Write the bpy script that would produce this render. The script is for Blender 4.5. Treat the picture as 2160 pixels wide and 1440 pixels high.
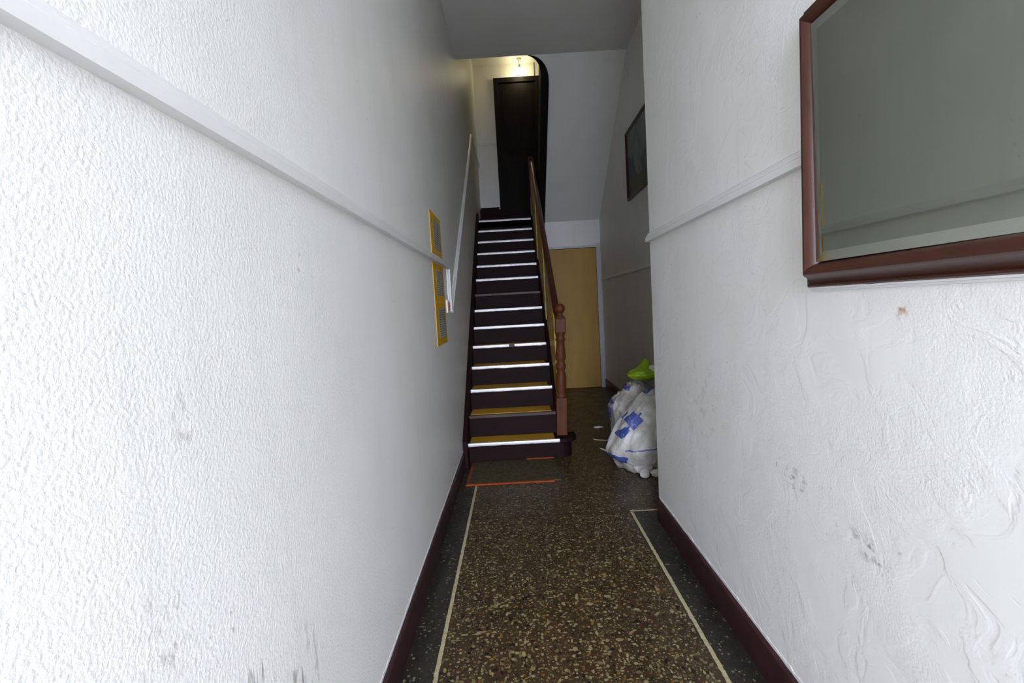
import bpy, math, random
import numpy as np
from mathutils import Vector, Matrix, noise as mnoise

for _o in list(bpy.data.objects):
    bpy.data.objects.remove(_o)
scene = bpy.context.scene
COL = scene.collection
random.seed(7)

# ------------------------------------------------------------------ camera
H = 1.25
F_PX, YAW, PITCH, ROLL = 1035.0, -0.009, -0.0698, 0.056
fw = Vector((math.sin(YAW) * math.cos(PITCH), math.cos(YAW) * math.cos(PITCH), math.sin(PITCH)))
rt0 = Vector((math.cos(YAW), -math.sin(YAW), 0))
up0 = rt0.cross(fw)
rt = math.cos(ROLL) * rt0 - math.sin(ROLL) * up0
up = math.sin(ROLL) * rt0 + math.cos(ROLL) * up0
cd = bpy.data.cameras.new('camera')
cam = bpy.data.objects.new('camera', cd)
COL.objects.link(cam)
cd.sensor_width = 36.0
cd.lens = F_PX / 2160.0 * 36.0
cd.clip_start = 0.02
cd.clip_end = 200
m = Matrix((rt, up, -fw)).transposed().to_4x4()
m.translation = Vector((0, 0, H))
cam.matrix_world = m
scene.camera = cam

# ------------------------------------------------------------------ world, light, exposure
w = bpy.data.worlds.new('daylight')
scene.world = w
w.use_nodes = True
bg = w.node_tree.nodes['Background']
bg.inputs['Color'].default_value = (0.815, 0.885, 1.10, 1)
bg.inputs['Strength'].default_value = 20.0
# portal that guides the sky light through the open street door behind the camera (gives off no light itself)
YF = -1.9
OX0, OX1, OZ0, OZ1 = -0.36, 0.66, 0.0, 3.0
pl2 = bpy.data.lights.new('street_door_offscreen', 'AREA')
pl2.shape = 'RECTANGLE'
pl2.size, pl2.size_y = OX1 - OX0, OZ1 - OZ0
pl2.cycles.is_portal = True
plo2 = bpy.data.objects.new('street_door_offscreen', pl2)
COL.objects.link(plo2)
plo2.location = ((OX0 + OX1) / 2, YF - 0.14, (OZ0 + OZ1) / 2)
plo2.rotation_euler = (math.radians(90), 0, 0)

vs = scene.view_settings
vs.view_transform = 'Standard'
vs.look = 'None'
vs.gamma = 1.0
vs.use_curve_mapping = False
vs.exposure = 0.35

# ------------------------------------------------------------------ dimensions (metres; X right, Y into the house, Z up)
XL, XR, XN = -0.469, 0.759, 1.29          # left wall, right wall, recess wall
YC, YB, YW = 2.72, 7.19, 8.30            # corner, under-stair door wall, landing wall
ZC, ZT = 3.81, 5.20                       # corridor ceiling, top ceiling
RISE, GO, Y1 = 0.17707, 0.2395, 3.8545    # stair
ZLAND = 14 * RISE
BBH, BBT = 0.125, 0.013                   # baseboard
YE = 5.22                                 # stairwell edge in the ceiling


# ------------------------------------------------------------------ materials
def srgb(r, g, b):
    def f(c):
        c /= 255.0
        return c / 12.92 if c <= 0.04045 else ((c + 0.055) / 1.055) ** 2.4
    return (f(r), f(g), f(b), 1)


class Mat:
    def __init__(self, name, base=(0.8, 0.8, 0.8, 1), rough=0.6, metal=0.0, spec=0.5):
        self.m = bpy.data.materials.new(name)
        self.m.use_nodes = True
        self.nt = self.m.node_tree
        self.b = self.nt.nodes['Principled BSDF']
        self.b.inputs['Base Color'].default_value = base
        self.b.inputs['Roughness'].default_value = rough
        self.b.inputs['Metallic'].default_value = metal
        self.b.inputs['Specular IOR Level'].default_value = spec
        self._tc = None

    def n(self, typ, **kw):
        nd = self.nt.nodes.new(typ)
        for k, v in kw.items():
            if hasattr(nd, k) and not k.startswith('i_'):
                setattr(nd, k, v)
        return nd

    def link(self, a, b):
        self.nt.links.new(a, b)

    def coords(self, scale=(1, 1, 1), loc=(0, 0, 0), rot=(0, 0, 0), world=True):
        if world:
            g = self.n('ShaderNodeNewGeometry')
            src = g.outputs['Position']
        else:
            g = self.n('ShaderNodeTexCoord')
            src = g.outputs['Object']
        mp = self.n('ShaderNodeMapping')
        mp.inputs['Scale'].default_value = scale
        mp.inputs['Location'].default_value = loc
        mp.inputs['Rotation'].default_value = rot
        self.link(src, mp.inputs['Vector'])
        return mp.outputs['Vector']

    def noise(self, vec, scale, detail=3, rough=0.5, dist=0.0):
        t = self.n('ShaderNodeTexNoise')
        t.inputs['Scale'].default_value = scale
        t.inputs['Detail'].default_value = detail
        t.inputs['Roughness'].default_value = rough
        t.inputs['Distortion'].default_value = dist
        self.link(vec, t.inputs['Vector'])
        return t.outputs['Fac']

    def ramp(self, fac, stops, const=False):
        r = self.n('ShaderNodeValToRGB')
        cr = r.color_ramp
        if const:
            cr.interpolation = 'CONSTANT'
        while len(cr.elements) < len(stops):
            cr.elements.new(0.5)
        for e, (p, c) in zip(cr.elements, stops):
            e.position = p
            e.color = c if len(c) == 4 else (*c, 1)
        self.link(fac, r.inputs['Fac'])
        return r.outputs['Color']

    def mix(self, fac, a, b, mode='MIX'):
        mx = self.n('ShaderNodeMix')
        mx.data_type = 'RGBA'
        mx.blend_type = mode
        for v, i in ((fac, 0), (a, 6), (b, 7)):
            if hasattr(v, 'default_value'):
                self.link(v, mx.inputs[i])
            else:
                mx.inputs[i].default_value = v
        return mx.outputs[2]

    def math(self, op, a, b=None, clamp=False):
        md = self.n('ShaderNodeMath')
        md.operation = op
        md.use_clamp = clamp
        for v, i in ((a, 0), (b, 1)):
            if v is None:
                continue
            if hasattr(v, 'default_value'):
                self.link(v, md.inputs[i])
            else:
                md.inputs[i].default_value = v
        return md.outputs[0]

    def maprange(self, v, a, b, c=0.0, d=1.0):
        mr = self.n('ShaderNodeMapRange')
        self.link(v, mr.inputs[0])
        for i, x in enumerate((a, b, c, d)):
            mr.inputs[i + 1].default_value = x
        return mr.outputs[0]

    def sep(self, vec):
        s = self.n('ShaderNodeSeparateXYZ')
        self.link(vec, s.inputs[0])
        return s.outputs

    def base(self, col):
        self.link(col, self.b.inputs['Base Color'])
        return self

    def bump(self, h, strength=0.3, dist=0.003):
        bp = self.n('ShaderNodeBump')
        bp.inputs['Strength'].default_value = strength
        bp.inputs['Distance'].default_value = dist
        self.link(h, bp.inputs['Height'])
        self.link(bp.outputs[0], self.b.inputs['Normal'])
        return self


WHITE = (0.88, 0.865, 0.81, 1)


def wall_mat(name, relief, patches=0.0, scuffs=(), base=WHITE, dirt=0.5):
    """painted roughcast plaster: lumpy relief, dirt specks, scuff clusters at (axis-wise) places"""
    M = Mat(name, base, 0.42, spec=0.35)
    p = M.coords()
    big = M.noise(p, 3.0, 3)
    tint = M.ramp(big, [(0.3, (base[0] * 0.955, base[1] * 0.955, base[2] * 0.94)), (0.65, base[:3])])
    streak = M.noise(M.coords(scale=(9, 9, 0.7)), 2.2, 4, 0.6)
    tint = M.mix(M.maprange(streak, 0.56, 0.76, 0, 0.22 * dirt), tint, (0.50, 0.485, 0.43, 1))
    specks = M.noise(p, 55, 2, 0.5)
    patch = M.noise(p, 4.3, 2)
    sp = M.math('MULTIPLY', M.maprange(specks, 0.70, 0.76, 0, 0.55), M.maprange(patch, 0.55, 0.66))
    tint = M.mix(sp, tint, (0.22, 0.20, 0.17, 1))
    s = M.sep(p)
    for (y, z, ry, rz, amt, col, sc) in scuffs:
        dy = M.math('DIVIDE', M.math('SUBTRACT', s[1], y), ry)
        dz = M.math('DIVIDE', M.math('SUBTRACT', s[2], z), rz)
        d = M.math('SQRT', M.math('ADD', M.math('MULTIPLY', dy, dy), M.math('MULTIPLY', dz, dz)))
        msk = M.maprange(d, 1.0, 0.35)
        nn = M.noise(M.coords(scale=sc), 60, 3, 0.6)
        tint = M.mix(M.math('MULTIPLY', msk, M.maprange(nn, 0.54, 0.66, 0, amt)), tint, col)
    M.base(tint)
    lump = M.noise(p, 170, 3, 0.5, 0.0)
    fine = M.noise(p, 260, 2, 0.5)
    hgt = M.math('ADD', lump, M.math('MULTIPLY', fine, 0.18))
    if patches:
        area = M.noise(M.coords(loc=(3.1, 0.4, 1.7)), 2.6, 1)
        hgt = M.math('MULTIPLY', hgt, M.maprange(area, 0.47, 0.55, 0.12, 1.0))
        crack = M.noise(M.coords(scale=(1, 1, 1.3)), 6, 4, 0.6, 1.2)
        hgt = M.math('ADD', hgt, M.maprange(crack, 0.46, 0.54, 0, 0.55))
    M.bump(hgt, relief, 0.0035)
    return M.m


def plain(name, col, rough=0.5, metal=0.0, spec=0.5, var=0.12, scale=20, bump=0.0, stretch=(1, 1, 1)):
    M = Mat(name, col, rough, metal, spec)
    n = M.noise(M.coords(scale=stretch), scale, 4, 0.55)
    lo = tuple(c * (1 - var) for c in col[:3])
    hi = tuple(min(1, c * (1 + var)) for c in col[:3])
    M.base(M.ramp(n, [(0.3, lo), (0.7, hi)]))
    if bump:
        M.bump(n, bump, 0.002)
    return M.m


GREYD = (0.20, 0.18, 0.15, 1)
MT = {}
MT['wall_l'] = wall_mat('paint_roughcast_left', 0.40, scuffs=[
    (0.78, 0.62, 0.07, 0.11, 0.75, GREYD, (1, 1, 0.22)), (0.95, 0.52, 0.10, 0.12, 0.7, GREYD, (1, 1, 0.25)),
    (0.68, 1.12, 0.05, 0.07, 0.35, GREYD, (1, 1, 0.6)), (0.60, 0.86, 0.06, 0.10, 0.35, GREYD, (1, 1, 0.6))])
MT['wall_r'] = wall_mat('paint_smooth_right', 0.30, patches=1.0, scuffs=[
    (1.35, 0.72, 0.07, 0.06, 0.6, GREYD, (1, 0.5, 1)), (1.06, 0.67, 0.09, 0.04, 0.7, GREYD, (1, 0.5, 0.8)),
    (2.05, 0.80, 0.35, 0.35, 0.22, (0.40, 0.34, 0.25, 1), (1, 0.35, 0.35)),
    (0.97, 1.20, 0.02, 0.02, 0.9, (0.50, 0.28, 0.12, 1), (1, 0.6, 0.6))])
MT['wall_n'] = wall_mat('paint_recess', 0.25, base=WHITE, dirt=1.0)
MT['wall_up'] = wall_mat('paint_landing', 0.2, base=WHITE, dirt=0.6)
MT['ceil'] = wall_mat('paint_ceiling', 0.12, base=WHITE, dirt=0.3)
MT['trim'] = plain('paint_white_trim', (0.79, 0.78, 0.745, 1), 0.32, var=0.03, scale=8, bump=0.04)
MT['maroon'] = plain('paint_maroon', srgb(54, 27, 29), 0.38, var=0.22, scale=14, bump=0.15)
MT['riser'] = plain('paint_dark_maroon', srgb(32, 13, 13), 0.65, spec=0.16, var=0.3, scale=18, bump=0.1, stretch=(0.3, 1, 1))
MT['black_wood'] = plain('wood_almost_black', srgb(22, 16, 13), 0.65, spec=0.2, var=0.3, scale=12, stretch=(1, 1, 0.2))
MT['newel'] = plain('wood_varnished_newel', srgb(90, 48, 18), 0.55, spec=0.25, var=0.28, scale=26, bump=0.05, stretch=(1, 1, 0.18))
MT['rail'] = plain('wood_dark_red_handrail', srgb(66, 27, 14), 0.28, var=0.25, scale=16, stretch=(1, 0.2, 0.2))
MT['frame'] = plain('wood_red_brown_frame', srgb(66, 34, 23), 0.3, spec=0.4, var=0.22, scale=40, bump=0.05, stretch=(1, 0.15, 0.15))
MT['frame_d'] = plain('wood_picture_frame', srgb(66, 32, 22), 0.35, var=0.2, scale=30)
MT['door_tan'] = plain('plywood_ochre_door', srgb(182, 140, 52), 0.55, var=0.10, scale=5, stretch=(1.5, 1, 0.35))
MT['jamb'] = plain('paint_grey_white_jamb', srgb(196, 196, 196), 0.45, var=0.05)
MT['lino'] = plain('linoleum_ochre', srgb(206, 154, 40), 0.5, var=0.13, scale=9, stretch=(0.5, 1, 1), bump=0.05)
MT['tread'] = plain('wood_brown_tread', srgb(58, 36, 26), 0.5, var=0.3, scale=14, stretch=(0.4, 1, 1))
MT['alu'] = plain('aluminium_nosing', (0.68, 0.66, 0.64, 1), 0.42, metal=0.35, var=0.10, scale=30, bump=0.1)
MT['yellow_paper'] = plain('paper_yellow', srgb(214, 164, 12), 0.6, var=0.04)
MT['socket'] = plain('plastic_white', srgb(225, 222, 210), 0.4, var=0.03)
MT['switch'] = plain('plastic_red_brown', srgb(160, 66, 38), 0.4, var=0.08)
MT['mat_pile'] = plain('doormat_pile', srgb(82, 74, 54), 0.95, spec=0.1, var=0.3, scale=38, bump=0.5)
MT['mat_edge'] = plain('doormat_orange_edge', srgb(150, 66, 30), 0.8, spec=0.2, var=0.2, scale=22)
MT['tessera'] = plain('tessera_cream', srgb(176, 164, 124), 0.40, var=0.12, scale=60)
MT['pave'] = plain('street_paving', srgb(150, 150, 148), 0.8, var=0.15, scale=3)
MT['paper'] = plain('paper_white', srgb(222, 218, 206), 0.75, var=0.08, scale=30)
MT['straw'] = plain('pale_strip', srgb(196, 182, 140), 0.6, var=0.08, scale=30)
MT['cable'] = plain('cable_dark', srgb(70, 60, 46), 0.6)
MT['holder'] = plain('bakelite_holder', srgb(220, 214, 190), 0.4)


def yellow_board():
    M = Mat('paint_yellow_board', srgb(196, 160, 52), 0.5)
    p = M.coords(scale=(1, 1, 0.5))
    n = M.noise(p, 10, 4, 0.6)
    c = M.ramp(n, [(0.3, srgb(186, 146, 34)), (0.7, srgb(222, 184, 60))])
    wv = M.noise(M.coords(loc=(0, 5, 2)), 26, 4, 0.7)
    area = M.noise(M.coords(loc=(2, 1, 2)), 2.4, 1)
    f = M.math('MULTIPLY', M.maprange(wv, 0.50, 0.56), M.maprange(area, 0.50, 0.62))
    M.base(M.mix(f, c, srgb(196, 188, 158)))
    return M.m


MT['yellow'] = yellow_board()


def terrazzo(name, ground, cols, scale, thr, rough=0.33):
    M = Mat(name, ground, rough, spec=0.45)
    p = M.coords()
    v = M.n('ShaderNodeTexVoronoi')
    v.inputs['Scale'].default_value = scale
    M.link(p, v.inputs['Vector'])
    sx = M.n('ShaderNodeSeparateColor')
    M.link(v.outputs['Color'], sx.inputs[0])
    stops = [(i / len(cols), c) for i, c in enumerate(cols)]
    chip = M.ramp(sx.outputs[0], stops, const=True)
    size = M.maprange(sx.outputs[1], 0, 1, thr * 0.3, thr)
    inside = M.math('LESS_THAN', v.outputs['Distance'], size)
    n = M.noise(p, 9, 4)
    g = M.ramp(n, [(0.3, tuple(c * 0.7 for c in ground[:3])), (0.7, tuple(min(1, c * 1.25) for c in ground[:3]))])
    M.base(M.mix(inside, g, chip))
    M.link(M.maprange(M.noise(p, 6, 4), 0.3, 0.7, rough * 0.8, rough * 1.5), M.b.inputs['Roughness'])
    return M.m


CREAM, OCH, BRN, BLK = srgb(140, 128, 92), srgb(120, 88, 36), srgb(66, 46, 32), srgb(20, 17, 15)
MT['floor'] = terrazzo('terrazzo_brown', srgb(60, 45, 25), [BRN, CREAM, srgb(84, 68, 40), BLK, srgb(104, 88, 58), srgb(58, 42, 28)], 150, 0.45)
MT['border'] = terrazzo('terrazzo_dark_border', srgb(40, 37, 28), [srgb(24, 23, 18), srgb(56, 52, 40), srgb(18, 17, 14), srgb(120, 114, 92), srgb(34, 31, 24), srgb(46, 43, 32)], 95, 0.55)


def chips_mat():
    M = Mat('terrazzo_chips', (0.5, 0.5, 0.5, 1), 0.34, spec=0.45)
    a = M.n('ShaderNodeAttribute')
    a.attribute_name = 'chip'
    n = M.noise(M.coords(), 120, 2)
    M.base(M.mix(1.0, a.outputs['Color'], M.ramp(n, [(0.3, (0.8, 0.8, 0.8)), (0.7, (1.0, 1.0, 1.0))]), 'MULTIPLY'))
    return M.m


MT['chips'] = chips_mat()

# mirror glass: old, greenish silvering with specks
_M = Mat('mirror_silvering', (0.40, 0.435, 0.37, 1), 0.035, 1.0)
_n = _M.noise(_M.coords(), 90, 2)
_a = _M.noise(_M.coords(), 6, 2)
_f = _M.math('MULTIPLY', _M.maprange(_n, 0.73, 0.77, 0, 0.6), _M.maprange(_a, 0.55, 0.65))
_M.base(_M.mix(_f, (0.40, 0.435, 0.37, 1), (0.16, 0.15, 0.11, 1)))
MT['mirror'] = _M.m
_M = Mat('mirror_bevel', (0.62, 0.66, 0.58, 1), 0.08, 1.0)
MT['bevel'] = _M.m

# bulb
_M = Mat('bulb_lit', (1, 0.9, 0.7, 1), 0.4)
_M.b.inputs['Emission Color'].default_value = (1.0, 0.86, 0.52, 1)
_M.b.inputs['Emission Strength'].default_value = 58.0
MT['bulb'] = _M.m


def print_mat():
    M = Mat('printed_grey_text', srgb(150, 150, 142), 0.6)
    s = M.sep(M.coords())
    ln = M.math('FRACT', M.math('MULTIPLY', s[2], 70.0))
    n = M.noise(M.coords(scale=(1, 1, 0.1)), 90, 2, 0.6)
    f = M.math('MULTIPLY', M.math('GREATER_THAN', ln, 0.45), M.maprange(n, 0.42, 0.5))
    M.base(M.mix(f, srgb(178, 178, 168), srgb(84, 86, 84)))
    return M.m


MT['print'] = print_mat()


def painting_mat():
    M = Mat('painted_landscape', srgb(60, 80, 80), 0.45)
    s = M.sep(M.coords())
    n = M.noise(M.coords(), 5, 4, 0.6)
    sky = M.ramp(n, [(0.3, srgb(70, 92, 92)), (0.7, srgb(120, 138, 122))])
    h = M.math('ADD', s[2], M.math('MULTIPLY', M.noise(M.coords(loc=(1, 4, 0)), 3.0, 4), -0.75))
    hill = M.math('LESS_THAN', h, 2.26)
    c = M.mix(hill, sky, srgb(44, 60, 62))
    low = M.math('LESS_THAN', M.math('ADD', s[2], M.math('MULTIPLY', n, -0.16)), 2.40)
    c = M.mix(low, c, srgb(64, 66, 24))
    M.base(c)
    return M.m


MT['canvas'] = painting_mat()


def bag_mat(name, boxes, base=(0.72, 0.74, 0.78, 1), tint=((0.55, 0.50, 0.46), (0.80, 0.82, 0.86)), blue=(0.045, 0.09, 0.42, 1)):
    """thin printed plastic: boxes = (x, z, half width, half height, angle) in world X-Z"""
    M = Mat(name, base, 0.34, spec=0.5)
    p = M.coords()
    n = M.noise(p, 7, 3, 0.6, 0.8)
    col = M.ramp(n, [(0.32, tint[0]), (0.62, tint[1])])
    pk = M.noise(M.coords(loc=(4, 1, 7)), 9, 2)
    col = M.mix(M.maprange(pk, 0.62, 0.74, 0, 0.35), col, (0.66, 0.36, 0.33, 1))
    s = M.sep(p)
    wob = M.math('MULTIPLY', M.math('SUBTRACT', M.noise(p, 22, 2), 0.5), 0.02)
    for (x, z, hw, hh, ang) in boxes:
        dx = M.math('ADD', M.math('SUBTRACT', s[0], x), wob)
        dz = M.math('ADD', M.math('SUBTRACT', s[2], z), wob)
        ca, sa = math.cos(ang), math.sin(ang)
        u = M.math('ABSOLUTE', M.math('ADD', M.math('MULTIPLY', dx, ca), M.math('MULTIPLY', dz, sa)))
        v = M.math('ABSOLUTE', M.math('SUBTRACT', M.math('MULTIPLY', dz, ca), M.math('MULTIPLY', dx, sa)))
        f = M.math('MULTIPLY', M.math('LESS_THAN', u, hw), M.math('LESS_THAN', v, hh))
        wear = M.maprange(M.noise(p, 60, 2), 0.3, 0.45, 0.55, 0.95)
        col = M.mix(M.math('MULTIPLY', f, wear), col, blue)
    M.base(col)
    tr = M.n('ShaderNodeBsdfTranslucent')
    M.link(col, tr.inputs['Color'])
    mx = M.n('ShaderNodeMixShader')
    mx.inputs[0].default_value = 0.25
    M.link(M.b.outputs[0], mx.inputs[1])
    M.link(tr.outputs[0], mx.inputs[2])
    out = M.nt.nodes['Material Output']
    M.link(mx.outputs[0], out.inputs['Surface'])
    M.bump(M.noise(M.coords(scale=(1, 1, 0.6), rot=(0.3, 0.5, 0)), 24, 4, 0.6, 1.2), 0.6, 0.012)
    return M.m


# ------------------------------------------------------------------ mesh helpers
class MB:
    """collects shapes in world coordinates"""

    def __init__(self):
        self.v, self.f = [], []

    def poly(self, verts, faces):
        o = len(self.v)
        self.v += [tuple(q) for q in verts]
        self.f += [tuple(i + o for i in fc) for fc in faces]
        return self

    def box(self, x0, x1, y0, y1, z0, z1):
        vs_ = [(x, y, z) for z in (z0, z1) for y in (y0, y1) for x in (x0, x1)]
        return self.poly(vs_, [(0, 2, 3, 1), (4, 5, 7, 6), (0, 1, 5, 4), (1, 3, 7, 5), (3, 2, 6, 7), (2, 0, 4, 6)])

    def prism(self, pts, axis, a, b):
        """polygon pts in the two other axes (cyclic order), extruded along axis from a to b"""
        def mk(u, v, t):
            return {0: (t, u, v), 1: (u, t, v), 2: (u, v, t)}[axis]
        n = len(pts)
        vs_ = [mk(u, v, a) for u, v in pts] + [mk(u, v, b) for u, v in pts]
        fs = [tuple(range(n))[::-1], tuple(range(n, 2 * n))] + [(i, (i + 1) % n, n + (i + 1) % n, n + i) for i in range(n)]
        return self.poly(vs_, fs)

    def rings(self, rings, closed=False, cap=True):
        n = len(rings[0])
        o = len(self.v)
        for r in rings:
            self.v += [tuple(q) for q in r]
        k = len(rings)
        for i in range(k if closed else k - 1):
            for j in range(n):
                a, b = o + i * n + j, o + i * n + (j + 1) % n
                c, d = o + ((i + 1) % k) * n + (j + 1) % n, o + ((i + 1) % k) * n + j
                self.f.append((a, b, c, d))
        if cap and not closed:
            self.f.append(tuple(o + j for j in range(n))[::-1])
            self.f.append(tuple(o + (k - 1) * n + j for j in range(n)))
        return self

    def tube(self, pts, r, n=10):
        pts = [Vector(q) for q in pts]
        rs = []
        for i, q in enumerate(pts):
            d = (pts[min(i + 1, len(pts) - 1)] - pts[max(i - 1, 0)]).normalized()
            ref = Vector((0, 0, 1)) if abs(d.z) < 0.9 else Vector((0, 1, 0))
            a = d.cross(ref).normalized()
            b = d.cross(a)
            rr = r[i] if isinstance(r, (list, tuple)) else r
            rs.append([q + a * (rr * math.cos(2 * math.pi * k / n)) + b * (rr * math.sin(2 * math.pi * k / n)) for k in range(n)])
        return self.rings(rs)

    def lathe(self, prof, cx, cy, n=24):
        rs = []
        for z, r in prof:
            rs.append([(cx + r * math.cos(2 * math.pi * k / n), cy + r * math.sin(2 * math.pi * k / n), z) for k in range(n)])
        return self.rings(rs)


ORIG = {}


def build(name, mb, mat, parent=None, at=None, smooth=False, kind=None, label=None, cat=None, group=None, bevel=0.0):
    if parent is not None:
        o0 = Vector(ORIG[parent.name])
    elif at is not None:
        o0 = Vector(at)
    else:
        xs, ys, zs = zip(*mb.v)
        o0 = Vector(((min(xs) + max(xs)) / 2, (min(ys) + max(ys)) / 2, min(zs)))
    me = bpy.data.meshes.new(name)
    me.from_pydata([(x - o0.x, y - o0.y, z - o0.z) for x, y, z in mb.v], [], mb.f)
    me.validate()
    import bmesh
    bm = bmesh.new()
    bm.from_mesh(me)
    bmesh.ops.recalc_face_normals(bm, faces=bm.faces)
    bm.to_mesh(me)
    bm.free()
    me.materials.append(mat)
    if smooth:
        for p_ in me.polygons:
            p_.use_smooth = True
    ob = bpy.data.objects.new(name, me)
    COL.objects.link(ob)
    if parent is not None:
        ob.parent = parent
    else:
        ob.location = o0
    ORIG[ob.name] = tuple(o0)
    if smooth == 'auto':
        try:
            md = ob.modifiers.new('edges', 'EDGE_SPLIT')
            md.split_angle = math.radians(38)
        except Exception:
            pass
    if bevel:
        bv = ob.modifiers.new('bevel', 'BEVEL')
        bv.width = bevel
        bv.segments = 2
        bv.limit_method = 'ANGLE'
    tag(ob, label, cat, group, kind)
    return ob


def tag(ob, label=None, cat=None, group=None, kind=None):
    if label:
        ob['label'] = label
    if cat:
        ob['category'] = cat
    if group:
        ob['group'] = group
    if kind:
        ob['kind'] = kind
    return ob


def thing(name, loc, label, cat, group=None, kind=None):
    e = bpy.data.objects.new(name, None)
    e.empty_display_size = 0.1
    COL.objects.link(e)
    e.location = loc
    ORIG[e.name] = tuple(loc)
    return tag(e, label, cat, group, kind)


def struct(name, mb, mat, label, cat, **kw):
    return build(name, mb, mat, kind='structure', label=label, cat=cat, **kw)


# ------------------------------------------------------------------ room shell
T = 0.15
# floor
floor = struct('floor', MB().box(XL - T, XN + T, YF - 0.2, YB + 0.2, -0.1, 0), MT['floor'],
               'brown terrazzo hallway floor with dark edge bands', 'floor', at=(0, 0, 0))
SL0, SL1 = -0.348, -0.331       # left light line
SR0, SR1 = 0.619, 0.636         # right light line
YS = 2.845                      # where the right band stops
build('border_band', MB().box(XL, SL0, YF, Y1 + 0.1, 0, 0.0004), MT['border'], floor)
build('border_band', MB().box(SR1, XR, YF, YS, 0, 0.0004), MT['border'], floor)
build('border_band', MB().box(XR, XN, YC, YS, 0, 0.0004), MT['border'], floor)
# light tesserae, one by one, sharing a few meshes
tess_meshes = []
for i in range(6):
    rr = random.Random(i)
    s = 0.0078
    j = lambda: rr.uniform(-0.0009, 0.0009)
    b_ = [(-s + j(), -s + j()), (s + j(), -s + j()), (s + j(), s + j()), (-s + j(), s + j())]
    vv = [(x, y, 0.0) for x, y in b_] + [(x * 0.94, y * 0.94, 0.0011) for x, y in b_]
    me = bpy.data.meshes.new('tessera')
    me.from_pydata(vv, [], [(4, 5, 6, 7), (0, 1, 5, 4), (1, 2, 6, 5), (2, 3, 7, 6), (3, 0, 4, 7)])
    me.materials.append(MT['tessera'])
    tess_meshes.append(me)


def tessera(x, y):
    ob = bpy.data.objects.new('tessera', random.choice(tess_meshes))
    COL.objects.link(ob)
    ob.parent = floor
    ob.location = (x + random.uniform(-0.0008, 0.0008), y, 0.0)
    ob.rotation_euler = (0, 0, random.uniform(-0.06, 0.06) + random.choice((0, math.pi / 2)))


PT = 0.0170
y = 1.20
while y < 3.42:
    tessera((SL0 + SL1) / 2, y)
    y += PT
y = 1.20
while y < YS:
    tessera((SR0 + SR1) / 2, y)
    y += PT
x = (SR0 + SR1) / 2
while x < XN - 0.02:
    tessera(x, YS + PT / 2)
    x += PT
# the same lines where they are under the camera and behind it
rest = MB()
for xx, y0, y1 in (((SL0 + SL1) / 2, YF, 1.19), ((SR0 + SR1) / 2, YF, 1.19), ((SL0 + SL1) / 2, 3.43, Y1 + 0.05)):
    y = y0 + 0.01
    while y < y1:
        rest.box(xx - 0.0078, xx + 0.0078, y - 0.0078, y + 0.0078, 0, 0.0011)
        y += PT
build('tessera_line', rest, MT['tessera'], floor, kind='stuff')


# terrazzo chips: flush angular stones in the brown ground
def make_chips():
    rng = np.random.default_rng(11)
    cell = 0.0138
    regions = [(SL1 + 0.002, SR0 - 0.002, 1.0, YS - 0.002), (SL1 + 0.002, XN - 0.005, YS + PT + 0.002, Y1 + 0.1),
               (0.34, XN - 0.005, Y1 + 0.1, YB - 0.01)]
    P = []
    for x0, x1, y0, y1 in regions:
        gx, gy = np.meshgrid(np.arange(x0 + cell / 2, x1 - cell / 2, cell), np.arange(y0 + cell / 2, y1 - cell / 2, cell))
        p_ = np.stack([gx.ravel(), gy.ravel()], 1)
        p_ += rng.uniform(-0.5, 0.5, p_.shape) * cell * 0.8
        P.append(p_)
    P = np.concatenate(P)
    P = P[rng.random(len(P)) < 0.90]
    N = len(P)
    size = 0.0026 + 0.0066 * rng.random(N) ** 1.5
    big = rng.random(N) < 0.05
    size[big] *= 1.5
    K = 5
    ang = np.sort(rng.random((N, K)) * 0.75 + np.arange(K)[None, :], axis=1) / K * 2 * np.pi + rng.random((N, 1)) * 6.28
    rad = size[:, None] * rng.uniform(0.75, 1.15, (N, K))
    el = rng.uniform(0.65, 1.35, (N, 1))
    V = np.zeros((N, K, 3), np.float32)
    V[:, :, 0] = P[:, None, 0] + rad * np.cos(ang) * el
    V[:, :, 1] = P[:, None, 1] + rad * np.sin(ang) / el
    V[:, :, 2] = 0.0003 + rng.random((N, 1)) * 0.0005
    pal = np.array([srgb(152, 138, 94), srgb(122, 106, 66), srgb(98, 80, 46), srgb(130, 92, 26), srgb(78, 46, 30), srgb(18, 15, 13), srgb(58, 38, 24)])
    ci = rng.choice(len(pal), N, p=[0.31, 0.19, 0.13, 0.05, 0.12, 0.12, 0.08])
    C = pal[ci] * rng.uniform(0.75, 1.1, (N, 1))
    C[:, 3] = 1
    me = bpy.data.meshes.new('terrazzo_chips')
    me.vertices.add(N * K)
    me.vertices.foreach_set('co', V.reshape(-1))
    me.loops.add(N * K)
    me.loops.foreach_set('vertex_index', np.arange(N * K, dtype=np.int32))
    me.polygons.add(N)
    me.polygons.foreach_set('loop_start', (np.arange(N) * K).astype(np.int32))
    me.polygons.foreach_set('loop_total', np.full(N, K, np.int32))
    me.update(calc_edges=True)
    at = me.color_attributes.new('chip', 'FLOAT_COLOR', 'POINT')
    at.data.foreach_set('color', np.repeat(C, K, axis=0).astype(np.float32).reshape(-1))
    me.materials.append(MT['chips'])
    ob = bpy.data.objects.new('terrazzo_chips', me)
    COL.objects.link(ob)
    ob.parent = floor
    ob['kind'] = 'stuff'


make_chips()

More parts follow.
